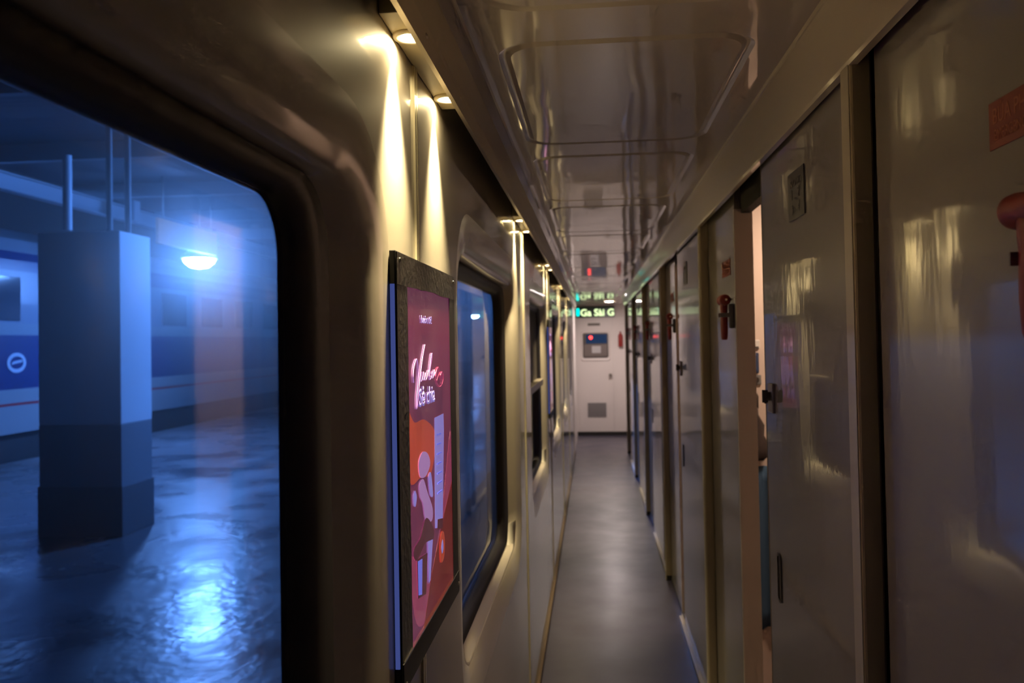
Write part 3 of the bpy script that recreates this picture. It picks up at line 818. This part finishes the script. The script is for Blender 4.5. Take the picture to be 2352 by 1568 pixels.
def floodlight(x, y, z, label, m=None, r=.30):
    o = empty('floodlight', (x, y, z), label, 'lamp', 'platform floodlights')
    part('housing', lathe(nb(), [(.05, .22), (.16, .20), (.33, .06), (.35, .0), (.33, .0), (.15, .12)], (x, y, z)), M['bracket'], o)
    part('bulb', lathe(nb(), [(.0005, -.17), (.17, -.14), (.27, -.06), (r, 0.), (.14, .05), (.0005, .06)], (x, y, z - .02)), M['flood'], o, 'dazzling blue white bulb', smooth=True)
    part('stem', cyl(nb(), (x, y, (z + .2 + E + 2.9) / 2), .018, E + 2.7 - z, 'Z', 10), M['bracket'], o)
    return o
fl = floodlight(-7.67, 16, E + 1.722, 'dazzling blue white floodlight seen through the nearest window')
c = copy_tree(fl); c.location.y = 55; c['label'] = 'distant blue white floodlight seen through the second window'
def tube_lamp(y, lab):
    o = empty('tube_lamp', (-2.7, y, E + 2.1), lab, 'lamp', 'platform tube lamps')
    part('housing', BX(-2.76, -2.64, y - .62, y + .62, E + 2.10, E + 2.16, bev=.01), M['white'], o)
    part('tube', cyl(nb(), (-2.70, y, E + 2.075), .02, 1.15, 'Y', 12), M['flood2'], o, 'glowing tube')
    for s in (-.5, .5): part('hanger', cyl(nb(), (-2.7, y + s, E + 2.26), .006, .2, 'Z', 8), M['bracket'], o)
    return o
tube_lamp(11.8, 'tube lamp under the canopy edge outside the fourth window')
sg = empty('orange_board', (-7.2, 15, E + 1.95), 'orange rectangular board hanging beside the floodlight on the platform', 'sign')  # plain orange board hung on two rods
part('board', BX(-7.23, -7.17, 13.5, 15.7, E + 1.74, E + 2.17, bev=.01), M['orange'], sg)
for yy in (13.7, 15.5): part('rod', cyl(nb(), (-7.2, yy, E + 2.53), .015, .75, 'Z', 8), M['bracket'], sg)
tag(link('hanging_board', BX(-7.98, -7.82, 13.9, 14.1, E + 2.20, E + 2.55, bev=.01), M['beam']), 'small pale square board hung high beside the orange board', 'sign')
tag(link('drain_pipe', cyl(nb(), (-6.5, 10, E + 1.95), .055, .94, 'Z', 16), M['beam']), 'short pale vertical pipe hanging from the canopy left of the pillar', 'pipe')

# the other train
tr = empty('passenger_carriage', (-11.2, 20, G), 'blue and white passenger carriage with a red stripe across the platform', 'train carriage')
bm = nb()
prof = [(-9.85, E - 1.42), (-9.82, E - .5), (-9.82, E + .8), (-9.88, E + 1.55), (-10.1, E + 1.95), (-10.6, E + 2.2), (-11.3, E + 2.3), (-12.0, E + 2.2), (-12.5, E + 1.95), (-12.7, E + 1.55), (-12.75, E - 1.42)]
prism(bm, prof, lambda a, b, d: Vector((a, d, b)), 3.0, 110.0)
part('body', bm, M['train'], tr)
part('underframe', BX(-12.6, -9.92, 3.2, 109.8, G - .75, E - 1.42), M['trainunder'], tr)
for j in range(50):
    y = 4.6 + j * 2.0
    part('window', BX(-9.825, -9.800, y, y + 1.15, E + .50, E + 1.25, bev=.008), M['trainglass'], tr)
bm = nb()
X3 = lambda a, b, d: Vector((d, a, b))
em = (13.65, E - .216)
pa = [bm.verts.new((-9.812, em[0] + .24 * math.cos(t * PI / 16), em[1] + .17 * math.sin(t * PI / 16))) for t in range(32)]
pi_ = [bm.verts.new((-9.812, em[0] + .17 * math.cos(t * PI / 16), em[1] + .11 * math.sin(t * PI / 16))) for t in range(32)]
for j in range(32): bm.faces.new((pa[j], pa[(j + 1) % 32], pi_[(j + 1) % 32], pi_[j]))
r = bmesh.ops.extrude_face_region(bm, geom=list(bm.faces))
for v in r['geom']:
    if isinstance(v, bmesh.types.BMVert): v.co.x += .004
prism(bm, [(em[0] - .14, em[1] - .03), (em[0] + .14, em[1] + .01), (em[0] + .14, em[1] + .05), (em[0] - .10, em[1] + .02)], X3, -9.812, -9.808)
part('emblem', bm, M['emblem'], tr, 'pale oval emblem')
for j in range(6):
    y = 6 + j * 18
    part('bogie', BX(-12.3, -9.95, y, y + 2.6, G - .9, G - .35, bev=.05), M['trainunder'], tr)

# ------------------------------------------------------------------ outer skin of our own carriage, keeps outside light out
bm = nb()
segs = [(-2.0, wins[0][0] + .05)]
xo0, xo1 = -.343, -.338
box(bm, xo0, xo1, -2, 14, -.9, Z0 + .045); box(bm, xo0, xo1, -2, 14, Z1 - .035, 2.5)
ed = [-2.0] + [v for w in wins for v in (w[0] + .10, w[1] - .10)] + [14.0]
for a, b in zip(ed[::2], ed[1::2]): box(bm, xo0, xo1, a, b, Z0, Z1)
box(bm, -.40, 2.6, -2, 14, 2.3, 2.5); box(bm, 2.45, 2.5, -2, 14, -.9, 2.5); box(bm, -.4, 2.5, 13.6, 13.65, -.9, 2.5); box(bm, -.4, 2.5, -2.05, -2, -.9, 2.5); box(bm, -.4, 2.5, -2, 14, -.9, -.85)
o = link('carriage_shell', bm, M['trainroof']); o['kind'] = 'structure'

# ------------------------------------------------------------------ world and view
w = bpy.data.worlds.new('night'); S.world = w; w.use_nodes = True
w.node_tree.nodes['Background'].inputs[0].default_value = (.01, .025, .08, 1)
w.node_tree.nodes['Background'].inputs[1].default_value = .6
S.view_settings.view_transform = 'Standard'; S.view_settings.look = 'None'; S.view_settings.gamma = 1; S.view_settings.use_curve_mapping = False
S.view_settings.exposure = 0.3
cy = S.cycles
cy.use_denoising = True; cy.use_adaptive_sampling = True; cy.adaptive_threshold = .05; cy.adaptive_min_samples = 16; cy.max_bounces = 8; cy.diffuse_bounces = 5; cy.glossy_bounces = 4; cy.transmission_bounces = 8; cy.transparent_max_bounces = 12; cy.volume_bounces = 0
cy.sample_clamp_indirect = 4; cy.sample_clamp_direct = 0; cy.blur_glossy = .5; cy.caustics_reflective = True; cy.caustics_refractive = True
